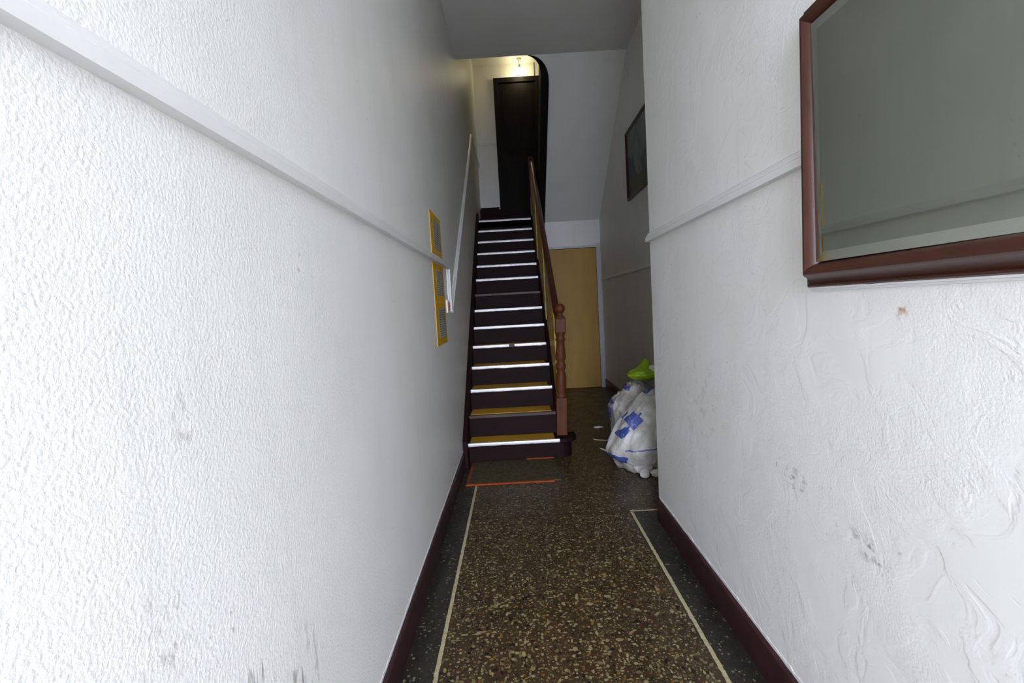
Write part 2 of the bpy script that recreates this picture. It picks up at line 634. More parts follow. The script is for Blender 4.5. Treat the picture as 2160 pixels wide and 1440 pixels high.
# walls
struct('wall_left', MB().box(XL - T, XL, YF - 0.1, YW + T, -0.1, ZT + 0.1), MT['wall_l'],
       'long white roughcast wall running beside the stairs', 'wall')
struct('wall_right', MB().box(XR, XN + T, YF - 0.1, YC, -0.1, ZC + 0.05), MT['wall_r'],
       'white plastered wall carrying the mirror', 'wall')
struct('wall_recess', MB().box(XN, XN + T, YC, YW + T, -0.1, ZT + 0.1), MT['wall_n'],
       'shadowed wall of the recess behind the rubbish bags', 'wall')
DX0, DX1, DZ = 0.50, 1.222, 2.05
struct('wall_back', MB().box(XL, DX0, YB, YB + 0.12, 0, 2.40).box(DX1, XN, YB, YB + 0.12, 0, 2.44)
       .box(DX0, DX1, YB, YB + 0.12, DZ, 2.44).box(XL, XN, YB + 0.12, YB + 0.18, -0.1, 2.40), MT['wall_n'],
       'low wall under the landing around the ochre door', 'wall')
struct('wall_landing', MB().box(XL, XN, YW, YW + T, 2.2, ZT + 0.1), MT['wall_up'],
       'lamplit wall at the back of the upper landing', 'wall')
fr = MB()
fr.box(XL - T, OX0, YF - 0.12, YF, -0.1, ZC).box(OX1, XN + T, YF - 0.12, YF, -0.1, ZC).box(OX0, OX1, YF - 0.12, YF, OZ1, ZC)
struct('wall_front', fr, MT['wall_r'], 'white wall around the street door at the near end of the hallway', 'wall')
d3 = thing('door_3', (0.24, YF, 0), 'maroon street door standing open at the near end of the hallway', 'door', kind='structure')
build('door_frame', MB().box(OX0, OX0 + 0.03, YF - 0.12, YF + 0.01, 0, OZ1).box(OX1 - 0.03, OX1, YF - 0.12, YF + 0.01, 0, OZ1).box(OX0 + 0.03, OX1 - 0.03, YF - 0.12, YF + 0.01, OZ1 - 0.03, OZ1), MT['maroon'], d3)
build('door_leaf', MB().box(OX1 + 0.01, OX1 + 0.93, YF - 0.18, YF - 0.135, 0.01, 2.15), MT['maroon'], d3)
struct('ground', MB().box(-15, 15, -30, YF - 0.25, -0.25, -0.12), MT['pave'], 'grey street paving outside the street door', 'ground')
struct('wall_upper', MB().box(XL, XN, 3.4, 3.52, ZC + 0.2, ZT), MT['wall_up'], 'wall closing the upper hall above the corridor ceiling', 'wall')
# ceilings: corridor slab with the rounded stairwell corner, top ceiling
AR, ACX, ACY = 0.22, 0.28, YE + 0.22      # rounding of the well
SLOPE = (ZC - 2.44) / (YB - YE)


def zsoff(y):
    return min(ZC, 2.44 + SLOPE * (YB - y))


struct('ceiling', MB().box(XL, XN, YF - 0.1, YE, ZC, ZC + 0.26), MT['ceil'], 'grey-white ceiling of the corridor', 'ceiling')
struct('ceiling', MB().box(XL - T, XN + T, 3.4, YW + T, ZT, ZT + 0.1), MT['ceil'], 'lamplit ceiling above the upper landing', 'ceiling')
# landing
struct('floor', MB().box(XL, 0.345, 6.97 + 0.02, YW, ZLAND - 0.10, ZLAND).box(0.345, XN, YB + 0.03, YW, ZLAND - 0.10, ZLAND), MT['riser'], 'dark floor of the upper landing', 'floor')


# ------------------------------------------------------------------ baseboards, rails
def baseboard(name, x_wall, side, y0, y1, label):
    """side +1: wall on the left (board grows to +x)"""
    rs = []
    n = int((y1 - y0) / 0.018)
    for i in range(n + 1):
        yy = y0 + (y1 - y0) * i / n
        t = BBH + 0.0035 * mnoise.noise(Vector((yy * 14, side * 3, 0))) + 0.002 * mnoise.noise(Vector((yy * 45, side, 2)))
        th = BBT + 0.0012 * mnoise.noise(Vector((yy * 9, 5, side)))
        rs.append([(x_wall - side * 0.01, yy, -0.005), (x_wall + side * th, yy, -0.005), (x_wall + side * th, yy, t - 0.006),
                   (x_wall + side * (th - 0.005), yy, t), (x_wall - side * 0.01, yy, t + 0.001)])
    return struct(name, MB().rings(rs), MT['maroon'], label, 'baseboard')


baseboard('baseboard_left', XL, 1, YF, 3.84, 'chipped maroon baseboard along the roughcast wall')
baseboard('baseboard_right', XR, -1, YF, YC, 'chipped maroon baseboard below the mirror wall')
baseboard('baseboard_recess', XN, -1, YC, YB, 'dark baseboard in the recess behind the rubbish bags')


# ragged plaster lip above the baseboards
def lip(name, x_wall, side, y0, y1, label):
    rs = []
    n = int((y1 - y0) / 0.012)
    for i in range(n + 1):
        yy = y0 + (y1 - y0) * i / n
        a = mnoise.noise(Vector((yy * 11, side * 7, 1)))
        b = mnoise.noise(Vector((yy * 37, side * 7, 4)))
        z0 = BBH + 0.006 + 0.004 * a + 0.004 * b
        z1 = z0 + 0.009 + 0.004 * b
        th = 0.0022 + 0.0012 * a
        rs.append([(x_wall - side * 0.005, yy, z0), (x_wall + side * th, yy, z0), (x_wall + side * th * 0.8, yy, z1), (x_wall - side * 0.005, yy, z1 + 0.003)])
    return struct(name, MB().rings(rs), MT['trim'], label, 'plaster edge')


lip('trim_2', XL, 1, 0.2, 3.82, 'ragged paint edge above the baseboard of the roughcast wall')
lip('trim_3', XR, -1, 0.2, YC - 0.01, 'ragged paint edge above the baseboard of the mirror wall')

RAILP = [(-0.006, 0), (0.023, 0.0), (0.0235, 0.020), (0.021, 0.024), (0.0165, 0.0255), (0.0155, 0.033), (0.0115, 0.0355), (0.0105, 0.041), (0.004, 0.0465), (-0.006, 0.0465)]


def dado(name, x_wall, side, p0, p1, label, sc=1.0):
    """moulding with the profile RAILP swept from (y,z) p0 to p1 on a wall"""
    d = Vector((0, p1[0] - p0[0], p1[1] - p0[1])).normalized()
    nrm = Vector((0, -d.z, d.y))
    if nrm.z < -1e-6 or (abs(nrm.z) < 1e-6 and nrm.y > 0):
        nrm = -nrm
    rs = []
    L = math.hypot(p1[0] - p0[0], p1[1] - p0[1])
    n = max(2, int(L / 0.05))
    for i in range(n + 1):
        t = i / n
        c = Vector((x_wall, p0[0] + (p1[0] - p0[0]) * t, p0[1] + (p1[1] - p0[1]) * t))
        wob = 0.0012 * mnoise.noise(Vector((c.y * 6, c.z * 6, side)))
        rs.append([c + Vector((side * q * sc, 0, 0)) + nrm * (h * sc + (wob if k in (1, 2) else 0)) for k, (q, h) in enumerate(RAILP)])
    return struct(name, MB().rings(rs), MT['trim'], label, 'dado rail')


ZRL, ZRR = 1.538, 1.564
dado('trim_4', XL, 1, (YF + 0.02, ZRL), (3.585, ZRL + 0.012), 'white dado rail crossing the yellow notices')
dado('trim_5', XL, 1, (3.548, 1.245), (3.548, 1.545), 'short upright piece of white dado rail beside the yellow notices')
dado('trim_6', XL, 1, (3.585, 1.235), (6.86, 3.585), 'white dado rail climbing beside the stairs')
dado('trim_7', XL, 1, (6.86, 3.585), (YW, 3.585), 'white dado rail beside the upper landing')
dado('trim_8', XR, -1, (1.235, ZRR), (YC + 0.012, ZRR), 'white dado rail ending against the mirror frame')
dado('trim_9', XN, -1, (YC, 1.545), (YB, 1.56), 'dado rail in the recess below the framed painting', 0.8)
_mb = MB().box(XL, -0.14, YW - 0.016, YW + 0.002, 3.93, 3.965)
struct('trim_10', _mb, MT['trim'], 'dado rail on the landing wall beside the dark door', 'dado rail')

# ------------------------------------------------------------------ ochre door under the landing
d1 = thing('door_1', (0.86, YB, 0), 'plain ochre door below the landing behind the newel post', 'door', kind='structure')
build('door_leaf', MB().box(DX0 + 0.004, DX1 - 0.004, YB + 0.015, YB + 0.055, 0.006, DZ - 0.006), MT['door_tan'], d1)
build('door_jamb', MB().box(DX1, XN - 0.002, YB - 0.014, YB + 0.004, 0, DZ + 0.052), MT['jamb'], d1)
build('door_jamb', MB().box(DX0 - 0.06, DX0, YB - 0.014, YB + 0.004, 0, DZ + 0.052), MT['jamb'], d1)
build('door_head', MB().box(DX0, DX1, YB - 0.010, YB + 0.004, DZ, DZ + 0.03), MT['jamb'], d1)
build('door_knob', MB().lathe([(0, 0.012), (0.01, 0.012)], 0, 0) if False else MB().tube([(0.56, YB + 0.016, 1.0), (0.56, YB - 0.02, 1.0), (0.56, YB - 0.026, 1.0), (0.56, YB - 0.05, 1.0), (0.56, YB - 0.056, 1.0)], [0.009, 0.009, 0.022, 0.024, 0.012], 14), MT['frame_d'], d1, smooth=True)

# ------------------------------------------------------------------ landing steps and dark door
ls = thing('landing_step', (0.4, 8.0, ZLAND), 'dark low steps at the back of the upper landing below the dark door', 'steps')
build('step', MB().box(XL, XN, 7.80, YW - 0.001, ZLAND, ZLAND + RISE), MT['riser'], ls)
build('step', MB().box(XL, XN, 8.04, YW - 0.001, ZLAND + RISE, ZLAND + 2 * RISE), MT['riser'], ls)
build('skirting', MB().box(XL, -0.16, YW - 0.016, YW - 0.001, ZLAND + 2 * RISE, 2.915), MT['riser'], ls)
ZD = ZLAND + 2 * RISE
d2 = thing('door_2', (0.22, YW, ZD), 'almost black door on the upper landing under the lit bulb', 'door', kind='structure')
build('door_frame', MB().box(-0.145, -0.075, YW - 0.035, YW + 0.01, ZD, 4.98).box(0.545, 0.615, YW - 0.035, YW + 0.01, ZD, 4.98)
      .box(-0.075, 0.545, YW - 0.035, YW + 0.01, 4.90, 4.98), MT['black_wood'], d2, bevel=0.004)
lf = build('door_leaf', MB().box(-0.075, 0.545, YW - 0.012, YW + 0.006, ZD + 0.03, 4.90), MT['black_wood'], d2)
for zz0, zz1 in ((ZD + 0.18, ZD + 0.82), (ZD + 1.0, 4.78)):
    for xa, xb in ((-0.015, 0.205), (0.265, 0.485)):
        build('door_panel', MB().box(xa, xb, YW - 0.020, YW - 0.010, zz0, zz1), MT['black_wood'], lf, bevel=0.006)
build('threshold', MB().box(-0.075, 0.545, YW - 0.06, YW, ZD, ZD + 0.03), MT['tread'], d2)


# ------------------------------------------------------------------ first flight
def nose(y):
    """height of the line through the nosings"""
    return RISE + (y - Y1) * RISE / GO


SX0, SX1 = -0.434, 0.298          # tread between the strings
st = thing('staircase', (0, 4.9, 0), 'dark maroon stair flight with pale nosing strips climbing beside the left wall', 'staircase')
st.location = (0, 4.9, 0)
YS1, ZS1 = 3.895, 0.166           # the bottom step, a little lower than the rest
for k in range(1, 15):
    yk = Y1 + (k - 1) * GO
    zk = k * RISE
    if k == 1:
        yk, zk = YS1, ZS1
    yn = Y1 + k * GO
    zp = 0 if k == 1 else ((k - 1) * RISE if k > 2 else ZS1)
    ry = yk + (0.045 if k == 1 else 0.022)
    if k > 1:
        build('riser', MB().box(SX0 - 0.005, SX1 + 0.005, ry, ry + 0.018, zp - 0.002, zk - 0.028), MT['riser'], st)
    if k == 1:
        # curtail step: tread and block with a rounded end carrying the newel
        def outline(x1, r, y0, y1):
            return [(SX0, y0), (x1 - r, y0)] + [(x1 - r + r * math.sin(t * math.pi / 10), y0 + r - r * math.cos(t * math.pi / 10)) for t in range(1, 10)] + \
                   [(x1, y0 + r), (x1, y1), (SX0, y1)]
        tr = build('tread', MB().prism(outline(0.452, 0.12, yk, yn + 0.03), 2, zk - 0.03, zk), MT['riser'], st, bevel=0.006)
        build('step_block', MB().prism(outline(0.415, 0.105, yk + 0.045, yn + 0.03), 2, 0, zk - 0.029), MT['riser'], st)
    else:
        tr = build('tread', MB().box(SX0 - 0.005, SX1 + 0.005, yk, (yn if k < 14 else yk + 0.09) + 0.03, zk - 0.03, zk), MT['tread'] if k < 14 else MT['riser'], st, bevel=0.005)
    if k <= 5:
        # linoleum with a slightly wavy back edge
        n = 24
        fr_, bk = [], []
        xe = (SX1 - 0.035) if k > 1 else 0.268
        for i in range(n + 1):
            x = SX0 + 0.012 + (xe - SX0 - 0.012) * i / n
            fr_.append((x, yk + (0.022 if k != 2 else 0.03)))
            bk.append((x, yn - (0.004 if k < 5 else 0.10) + 0.010 + 0.007 * mnoise.noise(Vector((x * 6, k * 3.3, 0)))))
        build('linoleum', MB().prism(fr_ + bk[::-1], 2, zk - 0.001, zk + 0.0035), MT['lino'], tr)
    if k in (2, 8):
        continue                      # these two have lost their strip
    spans = [(SX0 + 0.004, SX1 - 0.004)]
    if k == 1:
        spans = [(SX0 - 0.004, 0.305)]
    if k == 5:
        spans = [(SX0 + 0.004, -0.075), (-0.02, SX1 - 0.01)]
    for xa, xb in spans:
        # worn angle strip: an L bent over the nosing
        mb = MB()
        n = 26
        rs = []
        for i in range(n + 1):
            x = xa + (xb - xa) * i / n
            wv = 0.0022 * mnoise.noise(Vector((x * 9, k * 2.1, 1))) + 0.0015 * mnoise.noise(Vector((x * 30, k * 2.1, 5)))
            lo = zk - 0.021 + wv * 1.6
            rs.append([(x, yk - 0.003, lo), (x, yk - 0.0045, zk - 0.006), (x, yk - 0.002, zk + 0.0035), (x, yk + 0.024 + wv, zk + 0.0038),
                       (x, yk + 0.024 + wv, zk + 0.001), (x, yk + 0.002, zk - 0.001), (x, yk + 0.002, lo)])
        build('nosing_strip', mb.rings(rs), MT['alu'], tr, smooth='auto')

# strings (closed, dark), wall side and well side
ya, yb = 3.80, 7.02
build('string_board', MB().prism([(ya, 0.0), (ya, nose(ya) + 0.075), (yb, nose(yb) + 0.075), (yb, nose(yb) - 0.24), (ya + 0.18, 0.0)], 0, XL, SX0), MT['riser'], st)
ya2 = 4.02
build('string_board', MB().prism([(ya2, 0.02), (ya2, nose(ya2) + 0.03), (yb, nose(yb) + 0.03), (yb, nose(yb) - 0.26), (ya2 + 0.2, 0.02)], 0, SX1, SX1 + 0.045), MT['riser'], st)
build('spandrel', MB().prism([(4.2, 0.0), (4.2, nose(4.2) - 0.2), (YB, nose(7.02) - 0.12), (YB, 0.0)], 0, SX1 + 0.008, SX1 + 0.03), MT['black_wood'], st)

# newel post: turned, on the curtail step, leaning slightly
NX, NY, LEAN = 0.338, 4.06, 0.033


def vz(v):
    return 1.256 - (v - 95) * 0.000868


def leaned(mb):
    mb.v = [(x + (z - ZS1) * LEAN, y_, z) for x, y_, z in mb.v]
    return mb


nw = build('newel_post', leaned(MB().box(NX - 0.045, NX + 0.045, NY - 0.045, NY + 0.045, ZS1 - 0.002, vz(990))), MT['newel'], st, bevel=0.006)
build('newel_block', leaned(MB().box(NX - 0.043, NX + 0.043, NY - 0.043, NY + 0.043, vz(370), vz(232))), MT['newel'], nw, bevel=0.008)
sh = [(990, .044), (985, .044), (972, .043), (962, .035), (942, .038), (885, .044), (800, .045), (765, .040), (747, .033), (727, .033), (711, .040),
      (690, .044), (671, .040), (656, .033), (640, .033), (622, .041), (592, .044), (520, .037), (452, .032), (443, .040), (430, .041), (416, .034), (394, .037), (372, .042), (360, .042)]
build('newel_shaft', leaned(MB().lathe([(vz(v), r) for v, r in sh], NX, NY, 28)), MT['newel'], nw, smooth=True)
ball = [(236, .040), (228, .042), (216, .037), (206, .023), (194, .021)]
for i in range(1, 12):
    t = math.pi * (0.12 + 0.88 * i / 11.0)
    ball.append((142 + 49 * math.cos(t), max(0.0008, 0.042 * math.sin(t))))
build('newel_ball', leaned(MB().lathe([(vz(v), r) for v, r in ball], NX, NY, 28)), MT['newel'], nw, smooth=True)


# handrail
def hz(y):
    return 1.125 + (y - 4.09) * RISE / GO


HX = 0.352
hp = [(-0.026, -0.022), (0.026, -0.022), (0.030, -0.004), (0.028, 0.012), (0.018, 0.024), (0.0, 0.028), (-0.018, 0.024), (-0.028, 0.012), (-0.030, -0.004)]
pts = [(HX + 0.010, 4.07, hz(4.07))] + [(HX - 0.012 * i / 10, 4.2 + (6.86 - 4.2) * i / 10, hz(4.2 + (6.86 - 4.2) * i / 10)) for i in range(11)]
rs = []
for x, yy, z in pts:
    rs.append([(x + u, yy - v * 0.55, z + v * 0.85) for u, v in hp])
rs.append([(HX - 0.012 + u, 6.95 - v * 0.2, hz(6.93) + v) for u, v in hp])
rs.append([(HX - 0.012 + u, 7.03, hz(6.95) + v) for u, v in hp])
build('handrail', MB().rings(rs), MT['rail'], st, smooth='auto')
# upper newel on the landing
TX, TY = HX - 0.014, 7.03
tz = hz(6.95) + 0.03
up_n = build('upper_newel', MB().box(TX - 0.04, TX + 0.04, TY - 0.04, TY + 0.04, ZLAND - 0.1, ZLAND + 0.30), MT['rail'], st, bevel=0.006)
build('newel_shaft', MB().lathe([(ZLAND + 0.29, .036), (ZLAND + 0.33, .030), (ZLAND + 0.45, .034), (tz - 0.12, .030), (tz - 0.04, .034), (tz + 0.02, .036), (tz + 0.05, .03), (tz + 0.062, .004)], TX, TY, 20), MT['rail'], up_n, smooth=True)

# yellow boards filling the balustrade
nb = 9
y0b, y1b = 4.105, 6.985
for i in range(nb):
    a = y0b + (y1b - y0b) * i / nb + 0.0025
    b = y0b + (y1b - y0b) * (i + 1) / nb - 0.0025
    off = 0.004 * ((i * 7) % 3 - 1)
    x0, x1 = HX - 0.028 - 0.012 * i / nb + off, HX - 0.010 - 0.012 * i / nb + off
    build('balustrade_board', MB().prism([(a, nose(a) + 0.02), (b, nose(b) + 0.02), (b, hz(b) - 0.005), (a, hz(a) - 0.005)], 0, x0, x1), MT['yellow'], st, bevel=0.002)

# ------------------------------------------------------------------ second flight, seen from below
s2 = thing('staircase', (0.9, 6.2, 2.45), 'upper flight seen from below with plastered sloping underside and black outer string', 'staircase')
s2.location = (0.9, 6.2, 2.45)
XS2 = 0.50


def xleft(y):
    if y <= YE:
        return ACX
    if y < ACY:
        return ACX + math.sqrt(max(0, AR * AR - (ACY - y) ** 2))
    return XS2


ysamp = [YE + 0.001] + [YE + AR * (1 - math.cos(t * math.pi / 20)) for t in range(1, 10)] + [ACY + (YB - ACY) * i / 12 for i in range(13)]
ysamp = sorted(set(round(q, 4) for q in ysamp))
rs = []
for yy in ysamp:
    zz = zsoff(yy) - 0.001
    rs.append([(xleft(yy), yy, zz), (XN - 0.001, yy, zz), (XN - 0.001, yy, zz + 0.12), (xleft(yy), yy, zz + 0.12)])
build('soffit', MB().rings(rs), MT['ceil'], s2)
# outer string following the rounded well
path = [(ACX + AR * math.sin(t * math.pi / 20), ACY - AR * math.cos(t * math.pi / 20)) for t in range(0, 11)] + [(XS2, ACY + (YB - ACY) * i / 10) for i in range(1, 11)]
rs = []
for i, (x, yy) in enumerate(path):
    pa, pb = path[max(0, i - 1)], path[min(len(path) - 1, i + 1)]
    d = Vector((pb[0] - pa[0], pb[1] - pa[1])).normalized()
    th_ = 0.006 + 0.080 * min(1.0, i / 9.0)
    nx, ny = -d.y * th_, d.x * th_
    zb = zsoff(yy) - 0.003 - 0.05 * min(1.0, i / 10.0)
    ztp = max(zb + 0.40, 0)
    rs.append([(x, yy, zb), (x + nx, yy + ny, zb), (x + nx, yy + ny, ztp), (x, yy, ztp)])
build('string_board', MB().rings(rs), MT['black_wood'], s2, smooth='auto')
for k in range(1, 10):
    yk = 7.45 - (k - 1) * 0.255
    if k < 9:
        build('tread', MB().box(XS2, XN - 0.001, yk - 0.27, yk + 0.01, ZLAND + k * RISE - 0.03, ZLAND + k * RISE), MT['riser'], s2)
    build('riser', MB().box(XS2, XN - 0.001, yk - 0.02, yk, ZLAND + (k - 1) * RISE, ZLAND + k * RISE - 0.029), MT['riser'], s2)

# ------------------------------------------------------------------ mirror on the right wall
MY0, MY1, MZ0, MZ1 = 0.30, 1.252, 1.257, 1.925
mr = thing('wall_mirror', (XR, (MY0 + MY1) / 2, MZ0), 'wall mirror with a red-brown wooden frame beside the dado rail', 'mirror')
FP = [(0.0, -0.004), (0.0, 0.014), (0.003, 0.018), (0.007, 0.018), (0.009, 0.016), (0.018, 0.024), (0.025, 0.034), (0.027, 0.040), (0.032, 0.046), (0.039, 0.047), (0.047, 0.042), (0.054, 0.032), (0.059, 0.020), (0.061, 0.010), (0.061, -0.004)]


def mitred_frame(parent, xw, side, y0, y1, z0, z1, prof, mat, nm='frame_rail'):
    cs = [(y0, z0), (y1, z0), (y1, z1), (y0, z1)]
    cy, cz = (y0 + y1) / 2, (z0 + z1) / 2
    for i in range(4):
        (ya_, za_), (yb_, zb_) = cs[i], cs[(i + 1) % 4]
        ra, rb = [], []
        for wd, dp in prof:
            ra.append((xw + side * dp, ya_ + (wd if ya_ < cy else -wd), za_ + (wd if za_ < cz else -wd)))
            rb.append((xw + side * dp, yb_ + (wd if yb_ < cy else -wd), zb_ + (wd if zb_ < cz else -wd)))
        build(nm, MB().rings([ra, rb]), mat, parent, smooth='auto')


mitred_frame(mr, XR, -1, MY0, MY1, MZ0, MZ1, FP, MT['frame'])
g0, gb = 0.060, 0.082
iy0, iy1, iz0, iz1 = MY0 + g0, MY1 - g0, MZ0 + g0, MZ1 - g0
jy0, jy1, jz0, jz1 = MY0 + gb, MY1 - gb, MZ0 + gb, MZ1 - gb
def gpt(y_, z_, d):
    """old glass sits a little crooked in its frame: far side and top stand out"""
    return (XR - 0.009 - d - 0.020 * (y_ - MY0) / (MY1 - MY0) - 0.0125 * (z_ - MZ0), y_, z_)


gi = [(iy0, iz0), (iy1, iz0), (iy1, iz1), (iy0, iz1)]
gj = [(jy0, jz0), (jy1, jz0), (jy1, jz1), (jy0, jz1)]
build('mirror_glass', MB().poly([gpt(a, b, 0.0012) for a, b in gj], [(0, 1, 2, 3)]), MT['mirror'], mr)
build('mirror_bevel', MB().poly([gpt(a, b, 0.0) for a, b in gi] + [gpt(a, b, 0.0012) for a, b in gj],
                               [(0, 1, 5, 4), (1, 2, 6, 5), (2, 3, 7, 6), (3, 0, 4, 7)]), MT['bevel'], mr)
build('back_board', MB().box(XR - 0.007, XR + 0.002, MY0 + 0.01, MY1 - 0.01, MZ0 + 0.01, MZ1 - 0.01), MT['frame_d'], mr)
# painted-over batten under the frame
rs = []
for i in range(61):
    yy = MY0 + (MY1 - MY0) * i / 60
    q = 0.003 * mnoise.noise(Vector((yy * 12, 3, 3))) + 0.002 * mnoise.noise(Vector((yy * 40, 3, 9)))
    th = 0.022 + (0.006 * mnoise.noise(Vector((yy * 7, 1, 3))) if yy > 1.0 else 0)
    rs.append([(XR + 0.003, yy, MZ0 - 0.010), (XR - 0.007, yy, MZ0 - 0.009), (XR - 0.008, yy, MZ0 - 0.005), (XR - 0.6 * th, yy, MZ0 - 0.004), (XR - 0.6 * th, yy, MZ0 + 0.001 + q), (XR + 0.003, yy, MZ0 + 0.001)])
build('batten', MB().rings(rs), MT['trim'], mr)

# ------------------------------------------------------------------ framed painting in the recess
PY0, PY1, PZ0, PZ1 = 4.25, 5.34, 2.305, 3.01
pt = thing('framed_painting', (XN, (PY0 + PY1) / 2, PZ0), 'dark landscape painting in a thin brown frame on the recess wall', 'painting')
mitred_frame(pt, XN, -1, PY0, PY1, PZ0, PZ1, [(0, -0.002), (0, 0.022), (0.01, 0.028), (0.026, 0.022), (0.034, 0.012), (0.034, -0.002)], MT['frame_d'])
build('canvas', MB().box(XN - 0.010, XN - 0.002, PY0 + 0.03, PY1 - 0.03, PZ0 + 0.03, PZ1 - 0.03), MT['canvas'], pt)

# ------------------------------------------------------------------ three yellow notices on the left wall
NYA, NYB = 2.905, 3.315
for (z0, z1, lab) in ((1.5865, 1.848, 'yellow printed notice stuck above the dado rail'),
                      (1.302, 1.541, 'yellow printed notice stuck directly below the dado rail'),
                      (1.040, 1.301, 'lowest yellow printed notice on the roughcast wall')):
    nt_ = build('notice', MB().box(XL - 0.001, XL + 0.0035, NYA, NYB, z0, z1), MT['yellow_paper'], label=lab, cat='notice', group='yellow notices on the left wall')
    build('print', MB().box(XL + 0.0030, XL + 0.0042, NYA + 0.105, NYB - 0.045, z0 + 0.045, z1 - 0.035), MT['print'], nt_)

sw = thing('wall_switch', (XL, 3.40, 1.24), 'small white switch with a red-brown rocker beside the yellow notices', 'switch')
build('plate', MB().box(XL - 0.002, XL + 0.012, 3.385, 3.44, 1.235, 1.325), MT['socket'], sw, bevel=0.003)
build('rocker', MB().box(XL + 0.010, XL + 0.020, 3.40, 3.43, 1.25, 1.31), MT['switch'], sw, bevel=0.003)

# ------------------------------------------------------------------ pendant bulb on the landing
BX, BY, BZ = 0.288, 8.14, 5.015
lp = thing('pendant_bulb', (BX, BY, ZT), 'lit bare bulb hanging from the landing ceiling above the dark door', 'lamp')
build('cable', MB().tube([(BX, BY, BZ + 0.09), (BX, BY, ZT - 0.02)], 0.004, 8), MT['cable'], lp)
build('ceiling_rose', MB().lathe([(ZT - 0.03, .012), (ZT - 0.022, .035), (ZT + 0.001, .04)], BX, BY, 18), MT['holder'], lp, smooth=True)
build('lamp_holder', MB().lathe([(BZ + 0.035, .017), (BZ + 0.05, .02), (BZ + 0.085, .018), (BZ + 0.1, .006)], BX, BY, 16), MT['holder'], lp, smooth=True)
prof = [(BZ + 0.048, .014), (BZ + 0.035, .017), (BZ + 0.018, .027)]
for i in range(1, 10):
    t = math.pi * (0.25 + 0.75 * i / 9)
    prof.append((BZ - 0.008 + 0.036 * math.cos(t), max(0.0006, 0.036 * math.sin(t))))
build('bulb', MB().lathe(prof, BX, BY, 20), MT['bulb'], lp, smooth=True)
# thin conduit on the landing wall
build('wall_conduit', MB().tube([(0.535, YW - 0.004, 4.99), (0.535, YW - 0.004, ZT)], 0.005, 8), MT['cable'], label='thin dark cable above the dark landing door', cat='cable')

# ------------------------------------------------------------------ doormat at the foot of the stairs
dm = thing('doormat', (-0.07, 3.66, 0), 'grey-brown doormat with orange edging at the foot of the stairs', 'doormat')


def wavy(x0, x1, y0, y1, z0, z1, amp, seed):
    n = 22
    rs_ = []
    for i in range(n + 1):
        x = x0 + (x1 - x0) * i / n
        q = amp * mnoise.noise(Vector((x * 7, seed, 0)))
        ya_, yb_ = y0 + q, y1 + q * 0.6
        rs_.append([(x, ya_, z0), (x, yb_, z0), (x, yb_ - 0.003, z1), (x, ya_ + 0.003, z1)])
    return MB().rings(rs_)


build('pile', wavy(-0.395, 0.262, 3.425, 3.925, 0.001, 0.009, 0.004, 1), MT['mat_pile'], dm)
build('edging', wavy(-0.412, 0.215, 3.403, 3.428, 0.001, 0.0095, 0.004, 1), MT['mat_edge'], dm)
build('edging', MB().prism([(-0.415, 3.405), (-0.393, 3.405), (-0.392, 3.60), (-0.394, 3.90), (-0.412, 3.90)], 2, 0.001, 0.0085), MT['mat_edge'], dm)
build('edging', wavy(0.03, 0.255, 3.915, 3.938, 0.001, 0.016, 0.006, 4), MT['mat_edge'], dm)


# ------------------------------------------------------------------ rubbish bags in the recess
def blob(center, radii, amp, seed, shape, sub=5, floor_z=0.002):
    import bmesh
    bm = bmesh.new()
    bmesh.ops.create_icosphere(bm, subdivisions=sub, radius=1.0)
    mb = MB()
    for v in bm.verts:
        d = v.co.normalized()
        big_ = mnoise.noise(d * 1.7 + Vector((seed, 0, 0)))
        fold = max(0.0, 1.0 - abs(mnoise.noise(Vector((d.x * 2.6 + seed, d.y * 2.6 + 0.8 * d.z, d.z * 1.5 + 0.7 * d.x)))) * 3.2) ** 1.5
        fine_ = 1.0 - abs(mnoise.noise(Vector((d.x * 8 + d.z * 3, d.y * 8 + seed, d.z * 5)))) * 2.0
        r = 1 + amp * (1.1 * big_ + 0.9 * fold + 0.30 * fine_ - 0.25)
        q = Vector((d.x * radii[0] * r, d.y * radii[1] * r, d.z * radii[2] * r))
        q = shape(q, d) + Vector(center)
        if q.z < floor_z:
            q.z = floor_z + (q.z - floor_z) * 0.02
        mb.v.append((q.x, min(q.y, 9), max(q.z, 0.0005)))
    bm.verts.index_update()
    mb.f = [tuple(v.index for v in f_.verts) for f_ in bm.faces]
    bm.free()
    return mb


MT['bag_front'] = bag_mat('printed_bag_front', [(0.815, 0.385, 0.050, 0.038, 0.75), (0.80, 0.37, 0.10, 0.006, 0.80), (0.735, 0.30, 0.045, 0.018, 0.80),
                                                (0.690, 0.110, 0.058, 0.028, -0.12), (0.96, 0.60, 0.05, 0.022, 0.5), (0.93, 0.20, 0.2, 0.005, 0.10)],
                          tint=((0.50, 0.46, 0.38), (0.82, 0.80, 0.74)))
MT['bag_back'] = bag_mat('printed_bag_back', [(0.86, 0.555, 0.035, 0.02, -0.3), (0.745, 0.46, 0.018, 0.05, 0.2), (0.735, 0.33, 0.02, 0.05, 0.0)],
                         tint=((0.38, 0.32, 0.24), (0.74, 0.70, 0.62)))
MT['bag_green'] = plain('plastic_green', srgb(136, 172, 20), 0.35, var=0.2, scale=14, bump=0.3)


def sh_front(q, d):
    t = (q.z + 0.30) / 0.60
    q = q.copy()
    q.x *= 1.06 - 0.42 * max(0, t - 0.35)
    q.y *= 1.05 - 0.35 * max(0, t - 0.35)
    q.x += 0.17 * max(0, t - 0.3)
    q.y += 0.05 * max(0, t - 0.3)
    return q


def sh_back(q, d):
    t = (q.z + 0.29) / 0.58
    q = q.copy()
    q.x *= 1.0 - 0.12 * max(0, t - 0.75) * 3
    return q


